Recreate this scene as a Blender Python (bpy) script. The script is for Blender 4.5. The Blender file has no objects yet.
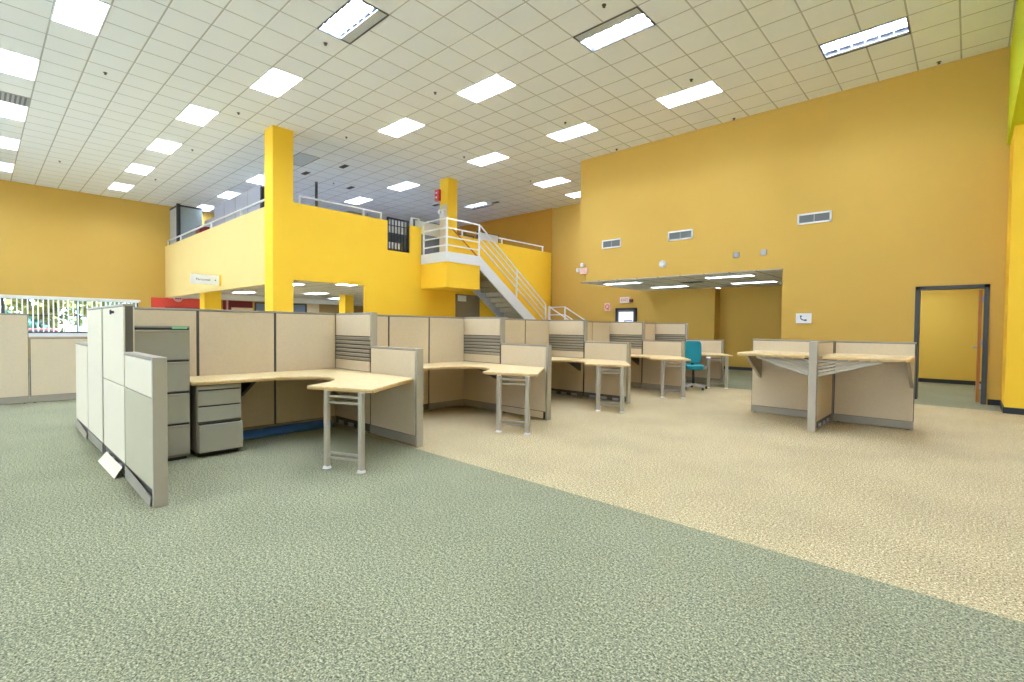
import bpy, bmesh, math, random
from mathutils import Matrix, Vector
random.seed(7)
SC = bpy.context.scene
COL = SC.collection

# ------------------------------------------------------------------ camera
T = 0.61                      # ceiling tile
GX, GY = -6.38, 11.45         # ceiling grid offset (tiles)
HC = 1.28                     # eye height
YAW, PIT, ROL, FPX = -0.74575, -0.02602, 0.01039, 494.85
c, s = math.cos(YAW), math.sin(YAW)
cp, sp = math.cos(PIT), math.sin(PIT)
Rt = Vector((c, -s, 0)); F0 = Vector((s, c, 0)); Zh = Vector((0, 0, 1))
Fw = F0*cp + Zh*sp
Up = Zh*cp - F0*sp
cr, sr = math.cos(ROL), math.sin(ROL)
R2 = Rt*cr + Up*sr
U2 = Up*cr - Rt*sr
cam = bpy.data.cameras.new('camera')
cam.sensor_width = 36.0; cam.sensor_fit = 'HORIZONTAL'
cam.lens = FPX/1024*36.0
cam.clip_start = 0.05; cam.clip_end = 300
co = bpy.data.objects.new('camera', cam); COL.objects.link(co)
M = Matrix((R2, U2, -Fw)).transposed().to_4x4(); M.translation = Vector((0, 0, HC))
co.matrix_world = M
SC.camera = co

# ------------------------------------------------------------------ light / exposure
SC.view_settings.view_transform = 'Standard'
SC.view_settings.look = 'None'
SC.view_settings.gamma = 1
SC.view_settings.use_curve_mapping = False
SC.view_settings.exposure = 0.25
LAMP = 53.0                    # emission of the ceiling fixtures
w = bpy.data.worlds.new('sky'); SC.world = w; w.use_nodes = True
bg = w.node_tree.nodes['Background']
bg.inputs[0].default_value = (0.60, 0.78, 1.0, 1); bg.inputs[1].default_value = 8.0
sun = bpy.data.lights.new('sun', 'SUN'); sun.energy = 40.0; sun.color = (.72, .87, 1); sun.angle = 0.05
so = bpy.data.objects.new('sun', sun); COL.objects.link(so)
so.rotation_euler = Vector((-.3, -.35, -1)).to_track_quat('-Z', 'Y').to_euler()

# ------------------------------------------------------------------ materials
def srgb(r, g, b):
    f = lambda v: ((v/255)/12.92 if v/255 <= .04045 else ((v/255+.055)/1.055)**2.4)
    return (f(r), f(g), f(b), 1)

def N(nt, typ, **kw):
    n = nt.nodes.new(typ)
    for k, v in kw.items():
        setattr(n, k, v)
    return n

def mat(name, rgb, rough=.6, metal=0, var=.06, scale=8, bump=0, bscale=200, spec=.4):
    m = bpy.data.materials.new(name); m.use_nodes = True
    nt = m.node_tree; b = nt.nodes['Principled BSDF']
    b.inputs['Roughness'].default_value = rough
    b.inputs['Metallic'].default_value = metal
    b.inputs['Specular IOR Level'].default_value = spec
    col = srgb(*rgb)
    tc = N(nt, 'ShaderNodeTexCoord')
    no = N(nt, 'ShaderNodeTexNoise'); no.inputs['Scale'].default_value = scale; no.inputs['Detail'].default_value = 4
    nt.links.new(tc.outputs['Object'], no.inputs['Vector'])
    mx = N(nt, 'ShaderNodeMix', data_type='RGBA')
    mx.inputs[6].default_value = tuple(v*(1-var) for v in col[:3])+(1,)
    mx.inputs[7].default_value = tuple(min(1, v*(1+var)) for v in col[:3])+(1,)
    nt.links.new(no.outputs['Fac'], mx.inputs[0])
    nt.links.new(mx.outputs[2], b.inputs['Base Color'])
    if bump:
        n2 = N(nt, 'ShaderNodeTexNoise'); n2.inputs['Scale'].default_value = bscale; n2.inputs['Detail'].default_value = 3
        nt.links.new(tc.outputs['Object'], n2.inputs['Vector'])
        bp = N(nt, 'ShaderNodeBump'); bp.inputs['Strength'].default_value = bump; bp.inputs['Distance'].default_value = .01
        nt.links.new(n2.outputs['Fac'], bp.inputs['Height'])
        nt.links.new(bp.outputs['Normal'], b.inputs['Normal'])
    return m

def emis(name, rgb, strength):
    m = bpy.data.materials.new(name); m.use_nodes = True
    nt = m.node_tree; b = nt.nodes['Principled BSDF']
    b.inputs['Base Color'].default_value = (.8, .8, .8, 1)
    b.inputs['Emission Color'].default_value = srgb(*rgb)
    b.inputs['Emission Strength'].default_value = strength
    return m

def wall_mat(name, rgb):
    return mat(name, rgb, rough=.7, var=.03, scale=1.5, bump=.04, bscale=300, spec=.25)

W_OCHRE = wall_mat('ochre_paint', (207, 168, 82))
W_YEL = wall_mat('yellow_paint', (254, 205, 58))
W_GREEN = wall_mat('chartreuse_paint', (205, 214, 40))
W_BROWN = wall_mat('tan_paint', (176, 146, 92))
W_WHITE = wall_mat('white_paint', (236, 236, 232))
W_RED = wall_mat('red_paint', (228, 84, 70))
W_CREAM = wall_mat('cream_paint', (226, 206, 168))
M_BLACK = mat('black_rubber', (40, 42, 44), rough=.5)
M_DARK = mat('dark_metal', (62, 64, 66), rough=.45)
M_FAB = mat('beige_panel_fabric', (222, 203, 170), rough=.95, var=.06, scale=35, bump=.35, bscale=700, spec=.1)
M_FABG = mat('pale_panel_laminate', (232, 219, 190), rough=.6, var=.02)
M_FRAME = mat('taupe_panel_metal', (160, 150, 132), rough=.4, var=.03)
M_FRAMED = mat('shadow_gap_metal', (92, 86, 74), rough=.5)
M_POST = mat('warm_grey_post_metal', (176, 166, 146), rough=.4, var=.02)
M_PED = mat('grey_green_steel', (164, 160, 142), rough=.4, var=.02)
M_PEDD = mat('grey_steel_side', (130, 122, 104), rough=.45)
M_WHITE = mat('white_enamel', (240, 240, 238), rough=.35, var=.01)
M_WHITE2 = mat('white_plastic', (232, 230, 226), rough=.5, var=.01)
M_STEP = mat('grey_stair_steel', (196, 188, 168), rough=.6)
M_TEAL = mat('teal_upholstery', (40, 140, 150), rough=.9, bump=.3, bscale=500)
M_PLAST = mat('grey_plastic', (170, 170, 172), rough=.4)
M_GREYP = mat('lavender_grey_panel', (190, 190, 204), rough=.85, bump=.2, bscale=400)
M_GREYD = mat('mid_grey_panel', (120, 124, 130), rough=.8)
M_BLUEG = mat('blue_grey_panel', (122, 140, 160), rough=.8)
M_WOODD = mat('orange_door_wood', (196, 118, 40), rough=.45, var=.15, scale=5)
M_REDP = mat('red_plastic', (196, 40, 40), rough=.4)
M_PINK = mat('pale_pink_plastic', (240, 196, 186), rough=.4)
M_DRED = mat('dark_red_paint', (110, 24, 30), rough=.5)
M_BLUEREFL = mat('blue_reflection', (66, 118, 200), rough=.35)
M_VENTG = mat('vent_grey', (112, 116, 112), rough=.5)
M_PURP = mat('magenta_sign', (190, 40, 130), rough=.5)
M_LGREEN = mat('green_tape', (150, 214, 160), rough=.5)

def laminate():
    m = bpy.data.materials.new('maple_laminate'); m.use_nodes = True
    nt = m.node_tree; b = nt.nodes['Principled BSDF']
    b.inputs['Roughness'].default_value = .35
    tc = N(nt, 'ShaderNodeTexCoord'); mp = N(nt, 'ShaderNodeMapping')
    mp.inputs['Scale'].default_value = (3, 40, 3)
    no = N(nt, 'ShaderNodeTexNoise'); no.inputs['Scale'].default_value = 2.0; no.inputs['Detail'].default_value = 6
    nt.links.new(tc.outputs['Object'], mp.inputs[0]); nt.links.new(mp.outputs[0], no.inputs['Vector'])
    r = N(nt, 'ShaderNodeValToRGB')
    r.color_ramp.elements[0].color = srgb(220, 190, 130); r.color_ramp.elements[1].color = srgb(242, 216, 162)
    r.color_ramp.elements[0].position = .3; r.color_ramp.elements[1].position = .7
    nt.links.new(no.outputs['Fac'], r.inputs[0]); nt.links.new(r.outputs[0], b.inputs['Base Color'])
    return m
M_LAM = laminate()
M_EDGE = mat('maple_edge_band', (206, 168, 110), rough=.45)

def mathn(nt, op, a, b=None, cc=None):
    n = N(nt, 'ShaderNodeMath', operation=op)
    for i, v in enumerate((a, b, cc)):
        if v is None: continue
        if isinstance(v, (int, float)): n.inputs[i].default_value = v
        else: nt.links.new(v, n.inputs[i])
    return n.outputs[0]

def tile_mat(name, tile, line, ox, oy, wd=.028):
    m = bpy.data.materials.new(name); m.use_nodes = True
    nt = m.node_tree; b = nt.nodes['Principled BSDF']; b.inputs['Roughness'].default_value = .85
    b.inputs['Specular IOR Level'].default_value = .15
    tc = N(nt, 'ShaderNodeTexCoord'); sx = N(nt, 'ShaderNodeSeparateXYZ')
    nt.links.new(tc.outputs['Object'], sx.inputs[0])
    es = []
    for ax, o in ((0, ox), (1, oy)):
        u = mathn(nt, 'DIVIDE', sx.outputs[ax], T)
        u = mathn(nt, 'ADD', u, o)
        u = mathn(nt, 'FRACT', mathn(nt, 'ADD', u, 100.5))
        u = mathn(nt, 'ABSOLUTE', mathn(nt, 'SUBTRACT', u, .5))
        es.append(u)
    d = mathn(nt, 'MINIMUM', es[0], es[1])
    ln = mathn(nt, 'LESS_THAN', d, wd)
    no = N(nt, 'ShaderNodeTexNoise'); no.inputs['Scale'].default_value = 60; no.inputs['Detail'].default_value = 5
    nt.links.new(tc.outputs['Object'], no.inputs['Vector'])
    t1 = N(nt, 'ShaderNodeMix', data_type='RGBA')
    t1.inputs[6].default_value = srgb(*[v-5 for v in tile]); t1.inputs[7].default_value = srgb(*tile)
    nt.links.new(no.outputs['Fac'], t1.inputs[0])
    mx = N(nt, 'ShaderNodeMix', data_type='RGBA')
    nt.links.new(ln, mx.inputs[0]); nt.links.new(t1.outputs[2], mx.inputs[6]); mx.inputs[7].default_value = srgb(*line)
    nt.links.new(mx.outputs[2], b.inputs['Base Color'])
    bp = N(nt, 'ShaderNodeBump'); bp.inputs['Distance'].default_value = .006; bp.inputs['Strength'].default_value = .4
    sm = N(nt, 'ShaderNodeMapRange'); sm.inputs[1].default_value = .02; sm.inputs[2].default_value = .06
    nt.links.new(d, sm.inputs[0]); nt.links.new(sm.outputs[0], bp.inputs['Height'])
    nt.links.new(bp.outputs['Normal'], b.inputs['Normal'])
    return m
M_CEIL = tile_mat('acoustic_ceiling_tile', (250, 252, 255), (190, 190, 188), -GX, -GY, .02)
M_CEIL2 = tile_mat('low_ceiling_tile', (240, 242, 244), (160, 160, 160), 0, 0)

def carpet():
    m = bpy.data.materials.new('speckled_carpet'); m.use_nodes = True
    nt = m.node_tree; b = nt.nodes['Principled BSDF']; b.inputs['Roughness'].default_value = 1
    b.inputs['Specular IOR Level'].default_value = .05
    tc = N(nt, 'ShaderNodeTexCoord'); sx = N(nt, 'ShaderNodeSeparateXYZ')
    nt.links.new(tc.outputs['Object'], sx.inputs[0])
    n1 = N(nt, 'ShaderNodeTexNoise'); n1.inputs['Scale'].default_value = 120; n1.inputs['Detail'].default_value = 5; n1.inputs['Roughness'].default_value = .7
    n2 = N(nt, 'ShaderNodeTexNoise'); n2.inputs['Scale'].default_value = 1.2; n2.inputs['Detail'].default_value = 3
    n3 = N(nt, 'ShaderNodeTexNoise'); n3.inputs['Scale'].default_value = 60; n3.inputs['Detail'].default_value = 3
    for n in (n1, n2, n3): nt.links.new(tc.outputs['Object'], n.inputs['Vector'])
    f = mathn(nt, 'ADD', mathn(nt, 'MULTIPLY', n1.outputs['Fac'], .7), mathn(nt, 'MULTIPLY', n3.outputs['Fac'], .3))
    def ramp(cols):
        r = N(nt, 'ShaderNodeValToRGB'); e = r.color_ramp.elements
        e[0].position = .38; e[0].color = srgb(*cols[0]); e[1].position = .60; e[1].color = srgb(*cols[3])
        x = e.new(.45); x.color = srgb(*cols[1]); x = e.new(.54); x.color = srgb(*cols[2])
        nt.links.new(f, r.inputs[0]); return r.outputs[0]
    g = ramp([(72, 75, 58), (119, 120, 95), (150, 149, 118), (195, 188, 150)])
    t = ramp([(92, 76, 52), (160, 141, 102), (196, 177, 134), (242, 226, 184)])
    y = sx.outputs[1]
    isb = mathn(nt, 'MULTIPLY', mathn(nt, 'GREATER_THAN', y, 3.13), mathn(nt, 'LESS_THAN', y, 11.35))
    mx = N(nt, 'ShaderNodeMix', data_type='RGBA')
    nt.links.new(isb, mx.inputs[0]); nt.links.new(g, mx.inputs[6]); nt.links.new(t, mx.inputs[7])
    m2 = N(nt, 'ShaderNodeMix', data_type='RGBA', blend_type='MULTIPLY'); m2.inputs[0].default_value = 1
    r = N(nt, 'ShaderNodeValToRGB'); r.color_ramp.elements[0].color = (.90, .90, .90, 1); r.color_ramp.elements[1].color = (1, 1, 1, 1)
    r.color_ramp.elements[0].position = .35; r.color_ramp.elements[1].position = .6
    nt.links.new(n2.outputs['Fac'], r.inputs[0])
    nt.links.new(mx.outputs[2], m2.inputs[6]); nt.links.new(r.outputs[0], m2.inputs[7])
    nt.links.new(m2.outputs[2], b.inputs['Base Color'])
    bp = N(nt, 'ShaderNodeBump'); bp.inputs['Distance'].default_value = .006; bp.inputs['Strength'].default_value = .35
    nt.links.new(f, bp.inputs['Height']); nt.links.new(bp.outputs['Normal'], b.inputs['Normal'])
    return m
M_CARPET = carpet()

def diffuser(name, strength, cells=(6, 3)):
    # bright parabolic lens: rows of cells, each a little dimmer in its middle
    m = bpy.data.materials.new(name); m.use_nodes = True
    nt = m.node_tree; b = nt.nodes['Principled BSDF']; b.inputs['Base Color'].default_value = (.03, .03, .03, 1)
    tc = N(nt, 'ShaderNodeTexCoord'); sx = N(nt, 'ShaderNodeSeparateXYZ'); nt.links.new(tc.outputs['Object'], sx.inputs[0])
    ds = []
    for ax, L, n in ((0, 1.16, cells[0]), (1, .56, cells[1])):
        u = mathn(nt, 'FRACT', mathn(nt, 'ADD', mathn(nt, 'MULTIPLY', sx.outputs[ax], n/L), 100+.5*(n % 2)))
        u = mathn(nt, 'SUBTRACT', u, .5)
        ds.append(mathn(nt, 'MULTIPLY', u, u))
    d = mathn(nt, 'ADD', ds[0], mathn(nt, 'MULTIPLY', ds[1], 1.0))
    mr = N(nt, 'ShaderNodeMapRange'); mr.inputs[1].default_value = .045; mr.inputs[2].default_value = .08
    mr.inputs[3].default_value = .009; mr.inputs[4].default_value = 1.0
    nt.links.new(d, mr.inputs[0])
    st = mathn(nt, 'MULTIPLY', mr.outputs[0], strength)
    nt.links.new(st, b.inputs['Emission Strength'])
    b.inputs['Emission Color'].default_value = (.81, .95, 1.27, 1)
    return m
M_LIT = diffuser('lit_parabolic_lens', LAMP)
M_LITR = emis('recess_strip_lens', (225, 240, 255), 12)
M_LITS = emis('lit_strip_lens', (225, 240, 255), 22)
M_LOUV = mat('louver_aluminium', (165, 168, 170), rough=.6, var=.01)
M_UNLIT = mat('unlit_parabolic_lens', (196, 202, 206), rough=.3, var=.2, scale=25)

# ------------------------------------------------------------------ mesh helpers
class MB:
    def __init__(self): self.v = []; self.f = []; self.smooth = []
    def add(self, vs, fs, sm=False):
        o = len(self.v); self.v += [tuple(p) for p in vs]
        self.f += [tuple(i+o for i in f) for f in fs]; self.smooth += [sm]*len(fs); return self
    def box(self, x0, x1, y0, y1, z0, z1):
        x0, x1 = min(x0, x1), max(x0, x1); y0, y1 = min(y0, y1), max(y0, y1); z0, z1 = min(z0, z1), max(z0, z1)
        v = [(x0, y0, z0), (x1, y0, z0), (x1, y1, z0), (x0, y1, z0), (x0, y0, z1), (x1, y0, z1), (x1, y1, z1), (x0, y1, z1)]
        return self.add(v, [(3, 2, 1, 0), (4, 5, 6, 7), (0, 1, 5, 4), (1, 2, 6, 5), (2, 3, 7, 6), (3, 0, 4, 7)])
    def prism(self, poly, z0, z1):           # poly in xy
        n = len(poly); v = [(x, y, z0) for x, y in poly]+[(x, y, z1) for x, y in poly]
        f = [tuple(range(n))[::-1], tuple(range(n, 2*n))]+[(i, (i+1) % n, n+(i+1) % n, n+i) for i in range(n)]
        return self.add(v, f)
    def prism_ax(self, poly, a0, a1, axis):  # poly (u,v); axis x: (y,z), axis y: (x,z)
        n = len(poly)
        P = (lambda u, v, a: (a, u, v)) if axis == 'x' else (lambda u, v, a: (u, a, v))
        v = [P(u, q, a0) for u, q in poly]+[P(u, q, a1) for u, q in poly]
        return self.add(v, [tuple(range(n))[::-1], tuple(range(n, 2*n))]+[(i, (i+1) % n, n+(i+1) % n, n+i) for i in range(n)])
    def bar(self, p, q, w, h=None):          # rectangular bar between two points
        h = h or w; p = Vector(p); q = Vector(q); d = (q-p).normalized()
        up = Vector((0, 0, 1)) if abs(d.z) < .95 else Vector((0, 1, 0))
        a = d.cross(up).normalized()*w/2; b = d.cross(a).normalized()*h/2
        v = [p-a-b, p+a-b, p+a+b, p-a+b, q-a-b, q+a-b, q+a+b, q-a+b]
        return self.add(v, [(3, 2, 1, 0), (4, 5, 6, 7), (0, 1, 5, 4), (1, 2, 6, 5), (2, 3, 7, 6), (3, 0, 4, 7)])
    def tube(self, p, q, r, n=12, r2=None):
        r2 = r if r2 is None else r2; p = Vector(p); q = Vector(q); d = (q-p).normalized()
        up = Vector((0, 0, 1)) if abs(d.z) < .95 else Vector((1, 0, 0))
        a = d.cross(up).normalized(); b = d.cross(a).normalized()
        v = []
        for P, rr in ((p, r), (q, r2)):
            for k in range(n):
                t = 2*math.pi*k/n; v.append(P+a*rr*math.cos(t)+b*rr*math.sin(t))
        self.add(v, [(i, (i+1) % n, n+(i+1) % n, n+i) for i in range(n)], True)
        return self.add(v, [tuple(range(n))[::-1], tuple(range(n, 2*n))])
    def build(self, name, m, parent=None, loc=(0, 0, 0), bevel=0):
        me = bpy.data.meshes.new(name); me.from_pydata(self.v, [], self.f)
        for p, sm in zip(me.polygons, self.smooth): p.use_smooth = sm
        bm = bmesh.new(); bm.from_mesh(me); bmesh.ops.recalc_face_normals(bm, faces=bm.faces); bm.to_mesh(me); bm.free()
        for x in (m if isinstance(m, (list, tuple)) else [m]): me.materials.append(x)
        o = bpy.data.objects.new(name, me); COL.objects.link(o); o.location = loc
        if parent: o.parent = parent
        if bevel:
            b = o.modifiers.new('bevel', 'BEVEL'); b.width = bevel; b.segments = 2; b.limit_method = 'ANGLE'
        return o

def box(*a): return MB().box(*a)

def thing(name, label, cat, loc=(0, 0, 0), rz=0, group=None):
    o = bpy.data.objects.new(name, None); COL.objects.link(o); o.empty_display_size = .1
    o.location = loc; o.rotation_euler = (0, 0, rz); o['label'] = label; o['category'] = cat
    if group: o['group'] = group
    return o
def tag(o, label, cat, group=None):
    o['label'] = label; o['category'] = cat
    if group: o['group'] = group
    return o
def struct(name, mb, m, parent=None):
    o = mb.build(name, m, parent); o['kind'] = 'structure'; return o
def dup(root, loc, rz=None, label=None, group=None):
    r = root.copy(); COL.objects.link(r); r.location = loc
    if rz is not None: r.rotation_euler = (0, 0, rz)
    if label: r['label'] = label
    if group: r['group'] = group
    for ch in list(root.children):
        q = ch.copy(); COL.objects.link(q); q.parent = r
        for g in ch.children:
            d = g.copy(); COL.objects.link(d); d.parent = q
    return r

# ------------------------------------------------------------------ the setting
CH = 6.27
XL, YR, YB, XM = -24.9, 12.25, 16.3, -12.85      # left wall, right wall, back wall, mezzanine face
YN, XE = -8.6, 6.5                                # behind the camera
struct('floor', box(XL-.3, XE+.3, YN-.3, 19.0, -.2, 0), M_CARPET)
FIX = [(-1, 5.5), (-6, .5), (-6, 5.5), (-11, -4.5), (-11, .5), (-11, 5.5), (-11, 10.5), (-11, 13.5), (-18, 5.5), (-23, 5.5), (-16, -5.5), (-21, -5.5), (-26, -5.5),
       (-31, -5.5), (-28, -.5), (-33, -.5), (-23, -.5), (-11, -9.5), (-16, -10.5), (-21, -10.5), (-26, -10.5), (-31, -10.5), (-1, .5), (4, 5.5), (-6, -4.5), (-18, 11.5), (-18, -.5)]
FIX_EXTRA = [(4, .5), (4, -4.5), (-1, -4.5), (-1, -9.5), (4, -9.5), (-6, -9.5), (-6, -14.5), (-11, -14.5), (-16, -15.5), (-1, -14.5), (4, -14.5), (-21, -15.5), (-26, -15.5), (-31, -15.5), (-11, -19.5), (-6, -19.5), (-1, -19.5)]
holes = set()
for i, j in FIX+FIX_EXTRA:
    holes.add((i-1, math.floor(j))); holes.add((i, math.floor(j)))
cm = MB()
for i in range(math.floor((XL-.1)/T-GX), math.ceil(.55/T-GX)):
    run = None
    j0, j1 = math.floor((YN-.1)/T-GY), math.ceil((YB+.1)/T-GY)
    for j in range(j0, j1+1):
        solid = j < j1 and (i, j) not in holes
        if solid and run is None: run = j
        if not solid and run is not None:
            x0, x1, y0, y1 = (i+GX)*T, (i+1+GX)*T, (run+GY)*T, (j+GY)*T
            x1 = min(x1, .42)
            cm.add([(x0, y0, CH), (x0, y1, CH), (x1, y1, CH), (x1, y0, CH)], [(0, 1, 2, 3)]); run = None
struct('ceiling', cm, M_CEIL)
struct('ceiling', box(XL-.3, .6, YN-.3, YB+.3, CH+.16, CH+.3), M_WHITE)
struct('ceiling', box(.6, XE+.3, YN-.3, 11.15, 4.58, 4.7), M_CEIL2)
# left wall with its window opening, its unseen end lengthened for more daylight
wy0, wy1, wz0, wz1 = -7.6, 4.5, .92, 2.2
mb = MB().box(XL-.25, XL, YN-.3, wy0, 0, CH).box(XL-.25, XL, wy1, YB+.3, 0, CH)
mb.box(XL-.25, XL, wy0, wy1, 0, wz0).box(XL-.25, XL, wy0, wy1, wz1, CH)
struct('wall_left', mb, W_OCHRE)
# wall to the right with its opening and its doorway
mb = MB().box(-8.6, -3.1, YR, YB, 2.68, CH)                      # block over the recess
mb.box(-3.1, -.75, YR, YR+.2, 0, CH).box(-.75, .22, YR, YR+.2, 2.12, CH).box(.22, .75, YR, YR+.2, 0, CH)
mb.box(-3.1, -2.9, YR+.2, YB, 0, CH)
struct('wall_right', mb, W_OCHRE)
struct('wall_back', MB().box(XM, -6.25, YB, YB+.2, 0, CH).box(-6.1, -2.9, 16.75, 16.95, 0, 2.7).box(-6.25, -6.1, YB, 16.95, 0, 2.66), W_OCHRE)
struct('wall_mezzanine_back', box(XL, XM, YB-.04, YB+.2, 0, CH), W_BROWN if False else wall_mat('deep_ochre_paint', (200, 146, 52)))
struct('ceiling', box(-6.1, -2.9, YB, 16.95, 2.68, 2.8), M_CEIL2)
struct('ceiling', box(-8.58, -3.1, YR+.02, YB, 2.66, 2.679), M_CEIL2)
# bulkhead, its paler leg and the walls behind the camera
struct('wall_bulkhead', box(.40, .6, YN, YR, 4.55, CH), W_GREEN)
struct('wall_pilaster', MB().box(.44, XE, 11.15, YR, 0, 4.55), W_YEL)
NX0, NX1, NZ0, NZ1 = -22.0, 4.5, .5, 2.5  # unseen window strip added behind the camera to bring in daylight
struct('wall_near', MB().box(XL, XE, YN-.2, YN, NZ1, CH).box(XL, XE, YN-.2, YN, 0, NZ0).box(XL, NX0, YN-.2, YN, NZ0, NZ1).box(NX1, XE, YN-.2, YN, NZ0, NZ1), W_OCHRE)
nw = MB().box(NX0, NX1, YN-.14, YN-.06, NZ0, NZ0+.05).box(NX0, NX1, YN-.14, YN-.06, NZ1-.05, NZ1)
for k in range(15): nw.box(NX0+k*(NX1-NX0-.06)/14, NX0+.06+k*(NX1-NX0-.06)/14, YN-.14, YN-.06, NZ0, NZ1)
struct('added_window', nw, M_DARK)
struct('wall_east', box(XE, XE+.2, YN, 11.2, 0, 4.6), W_OCHRE)
# room beyond the doorway
mb = MB().box(-2.9, 1.6, 16.6, 16.8, 0, 2.75).box(1.4, 1.6, YR+.2, 16.6, 0, 2.75).box(-2.9,-2.88, YR+.2, 16.6, 0, 2.75)
struct('wall_side_room', mb, wall_mat('side_room_yellow_paint', (222, 186, 84)))
struct('ceiling', box(-2.9, 1.6, YR+.2, 16.6, 2.72, 2.9), M_CEIL2)
struct('baseboard_side_room', box(-2.88, 1.4, 16.58, 16.6, 0, .1), M_BLACK)
struct('baseboard_right', MB().box(-3.1, -.78, YR-.015, YR, 0, .1).box(.27, .44, YR-.015, YR, 0, .1), M_BLACK)
struct('baseboard_pilaster', MB().box(.425, XE, 11.135, 11.15, 0, .1).box(.425, .44, 11.15, YR-.015, 0, .1), M_BLACK)
struct('baseboard_recess', MB().box(-6.1, -3.1, 16.735, 16.75, 0, .1).box(-8.5, -6.1, YB-.015, YB, 0, .1), M_BLACK)
# mezzanine: slab, fronts, columns
YF = 5.42
struct('floor_mezzanine', box(XL, XM-.12, YF+.12, YB-.04, 2.72, 3.5), W_WHITE)
struct('ceiling_under_mezzanine', box(XL, XM-.12, YF+.12, YB-.04, 2.66, 2.719), M_CEIL2)
W_PALE = W_YEL
mb = MB().box(XL, -13.4, YF, YF+.12, 2.42, 4.55)
struct('wall_mezzanine_left', mb, wall_mat('daylit_yellow_paint', (236, 208, 136)))  # daylight put into the colour: paler than the yellow of the mezzanine front
mb = MB()
mb.box(XM-.12, XM, 5.57, 7.65, 2.47, 4.46)
mb.box(XM-.12, XM, 7.65, 8.38, 0, 4.46)
mb.box(XM-.12, XM, 8.38, 9.2, 0, 3.58)
mb.box(XM-.12, XM, 9.2, 9.62, 0, 4.44)
mb.box(XM-.12, XM, 9.62, 10.70, 0, 3.5)
mb.box(XM-.12, XM, 11.10, YB, 0, 4.42)
struct('wall_mezzanine_front', mb, W_YEL)
struct('column', box(-13.37, XM, 5.06, 5.57, 0, CH), W_YEL)
struct('column', box(-13.27, XM, 10.70, 11.10, 0, CH), W_YEL)
struct('column_under_mezzanine', box(-20.85, -20.3, 5.6, 6.15, 0, 2.66), W_YEL)
struct('column_under_mezzanine', box(-20.6, -20.05, 10.95, 11.35, 0, 2.66), W_YEL)

# ------------------------------------------------------------------ left wall under the mezzanine
struct('trim_1', box(XL, XL+.5, YF+.13, YB-.1, 2.42, 2.655), W_WHITE)
o = box(XL+.01, XL+.06, YF-.5, 7.55, 0, 2.4).build('red_accent_panel', W_RED); o.name = 'wall_red_accent'; o['kind'] = 'structure'
t = thing('round_sign', 'pink and magenta round emblem sign at the top of the red wall', 'sign', (XL+.08, 5.85, 2.42))
MB().tube((0, 0, 0), (.03, 0, 0), .17, 24).build('disc', M_PINK, t)
MB().box(.03, .045, -.36, .36, -.03, .03).build('crossbar', M_PINK, t)
for k in range(3): box(.045, .06, -.11+.08*k, -.05+.08*k, -.06, .06).build('emblem', M_PURP, t)
t = thing('whiteboard', 'whiteboard with a dark top rail on the red wall under the mezzanine', 'board', (XL+.065, 6.15, 1.5))
box(0, .03, -.75, .75, -.5, .46).build('writing_surface', M_WHITE, t)
box(0, .05, -.75, .75, .46, .52).build('top_rail', M_DRED, t)
t = thing('door_frame', 'dark red framed doorway in the far left wall under the mezzanine', 'door', (XL+.01, 7.75, 0))
t.name = 'door_2'; t['kind'] = 'structure'
box(0, .12, -.14, -.04, 0, 2.4).build('jamb', M_DRED, t); box(0, .12, .06, .16, 0, 2.4).build('jamb', M_DRED, t)
box(0, .04, -.04, .06, 0, 2.4).build('door_edge', M_PINK, t)
box(.0, .05, .16, 1.1, 2.1, 2.4).build('header', M_DRED, t)
box(.0, .05, .16, 1.1, 0, 2.1).build('door_panel', W_CREAM, t)
def plain_panel(name, label, cat, x, y0, y1, z1, m, mf, z0=0):
    t = thing(name, label, cat, (x, (y0+y1)/2, z0)); h = (y1-y0)/2; z1 -= z0
    box(0, .05, -h+.04, h-.04, .02, z1-.04).build('panel', m, t)
    MB().box(-.01, .06, -h, -h+.05, 0, z1).box(-.01, .06, h-.05, h, 0, z1).box(-.01, .06, -h, h, z1-.05, z1).build('frame', mf, t)
    return t
plain_panel('partition_screen', 'blue-grey partition beside the dark red doorway under the mezzanine', 'partition', XL+.02, 8.95, 10.6, 2.38, M_BLUEG, M_DARK)
plain_panel('partition_screen', 'blue-grey partition with dark frame seen right of the big yellow column', 'partition', XL+.02, 10.68, 11.42, 2.38, M_BLUEG, M_DARK)
struct('wall_under_mezzanine', MB().box(XL, XL+.06, 11.45, 12.1, 0, 2.42), W_CREAM)
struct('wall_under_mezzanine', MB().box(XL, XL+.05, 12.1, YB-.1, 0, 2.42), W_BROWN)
t = thing('monitor', 'bright blue screen on the far shelf under the mezzanine', 'screen', (XL+.5, 12.6, 1.62))
box(0, .05, -.24, .26, 0, .36).build('bezel', M_BLACK, t)
ms = emis('lit_blue_screen', (60, 160, 220), 1.0)
box(.05, .055, -.21, .23, .03, .33).build('screen', ms, t)
box(-.02, .06, -.04, .05, -.12, 0).build('stand', M_BLACK, t); box(-.1, .14, -.12, .13, -.135, -.12).build('foot', M_BLACK, t)
t = thing('wall_shelf', 'long dark wall shelf under the mezzanine behind the blue screen', 'shelf', (XL+.06, 12.8, 1.46))
box(0, .75, -.6, 1.0, 0, .025).build('board', M_DARK, t); box(0, .05, -.5, -.46, -.3, 0).build('bracket', M_DARK, t); box(0, .05, .8, .84, -.3, 0).build('bracket', M_DARK, t)
tag(box(XL+.06, XL+.7, 14.2, 14.62, 0, 2.05).build('storage_locker', M_BLACK, bevel=.01), 'black locker far under the mezzanine beside the opening edge', 'locker')

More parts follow.
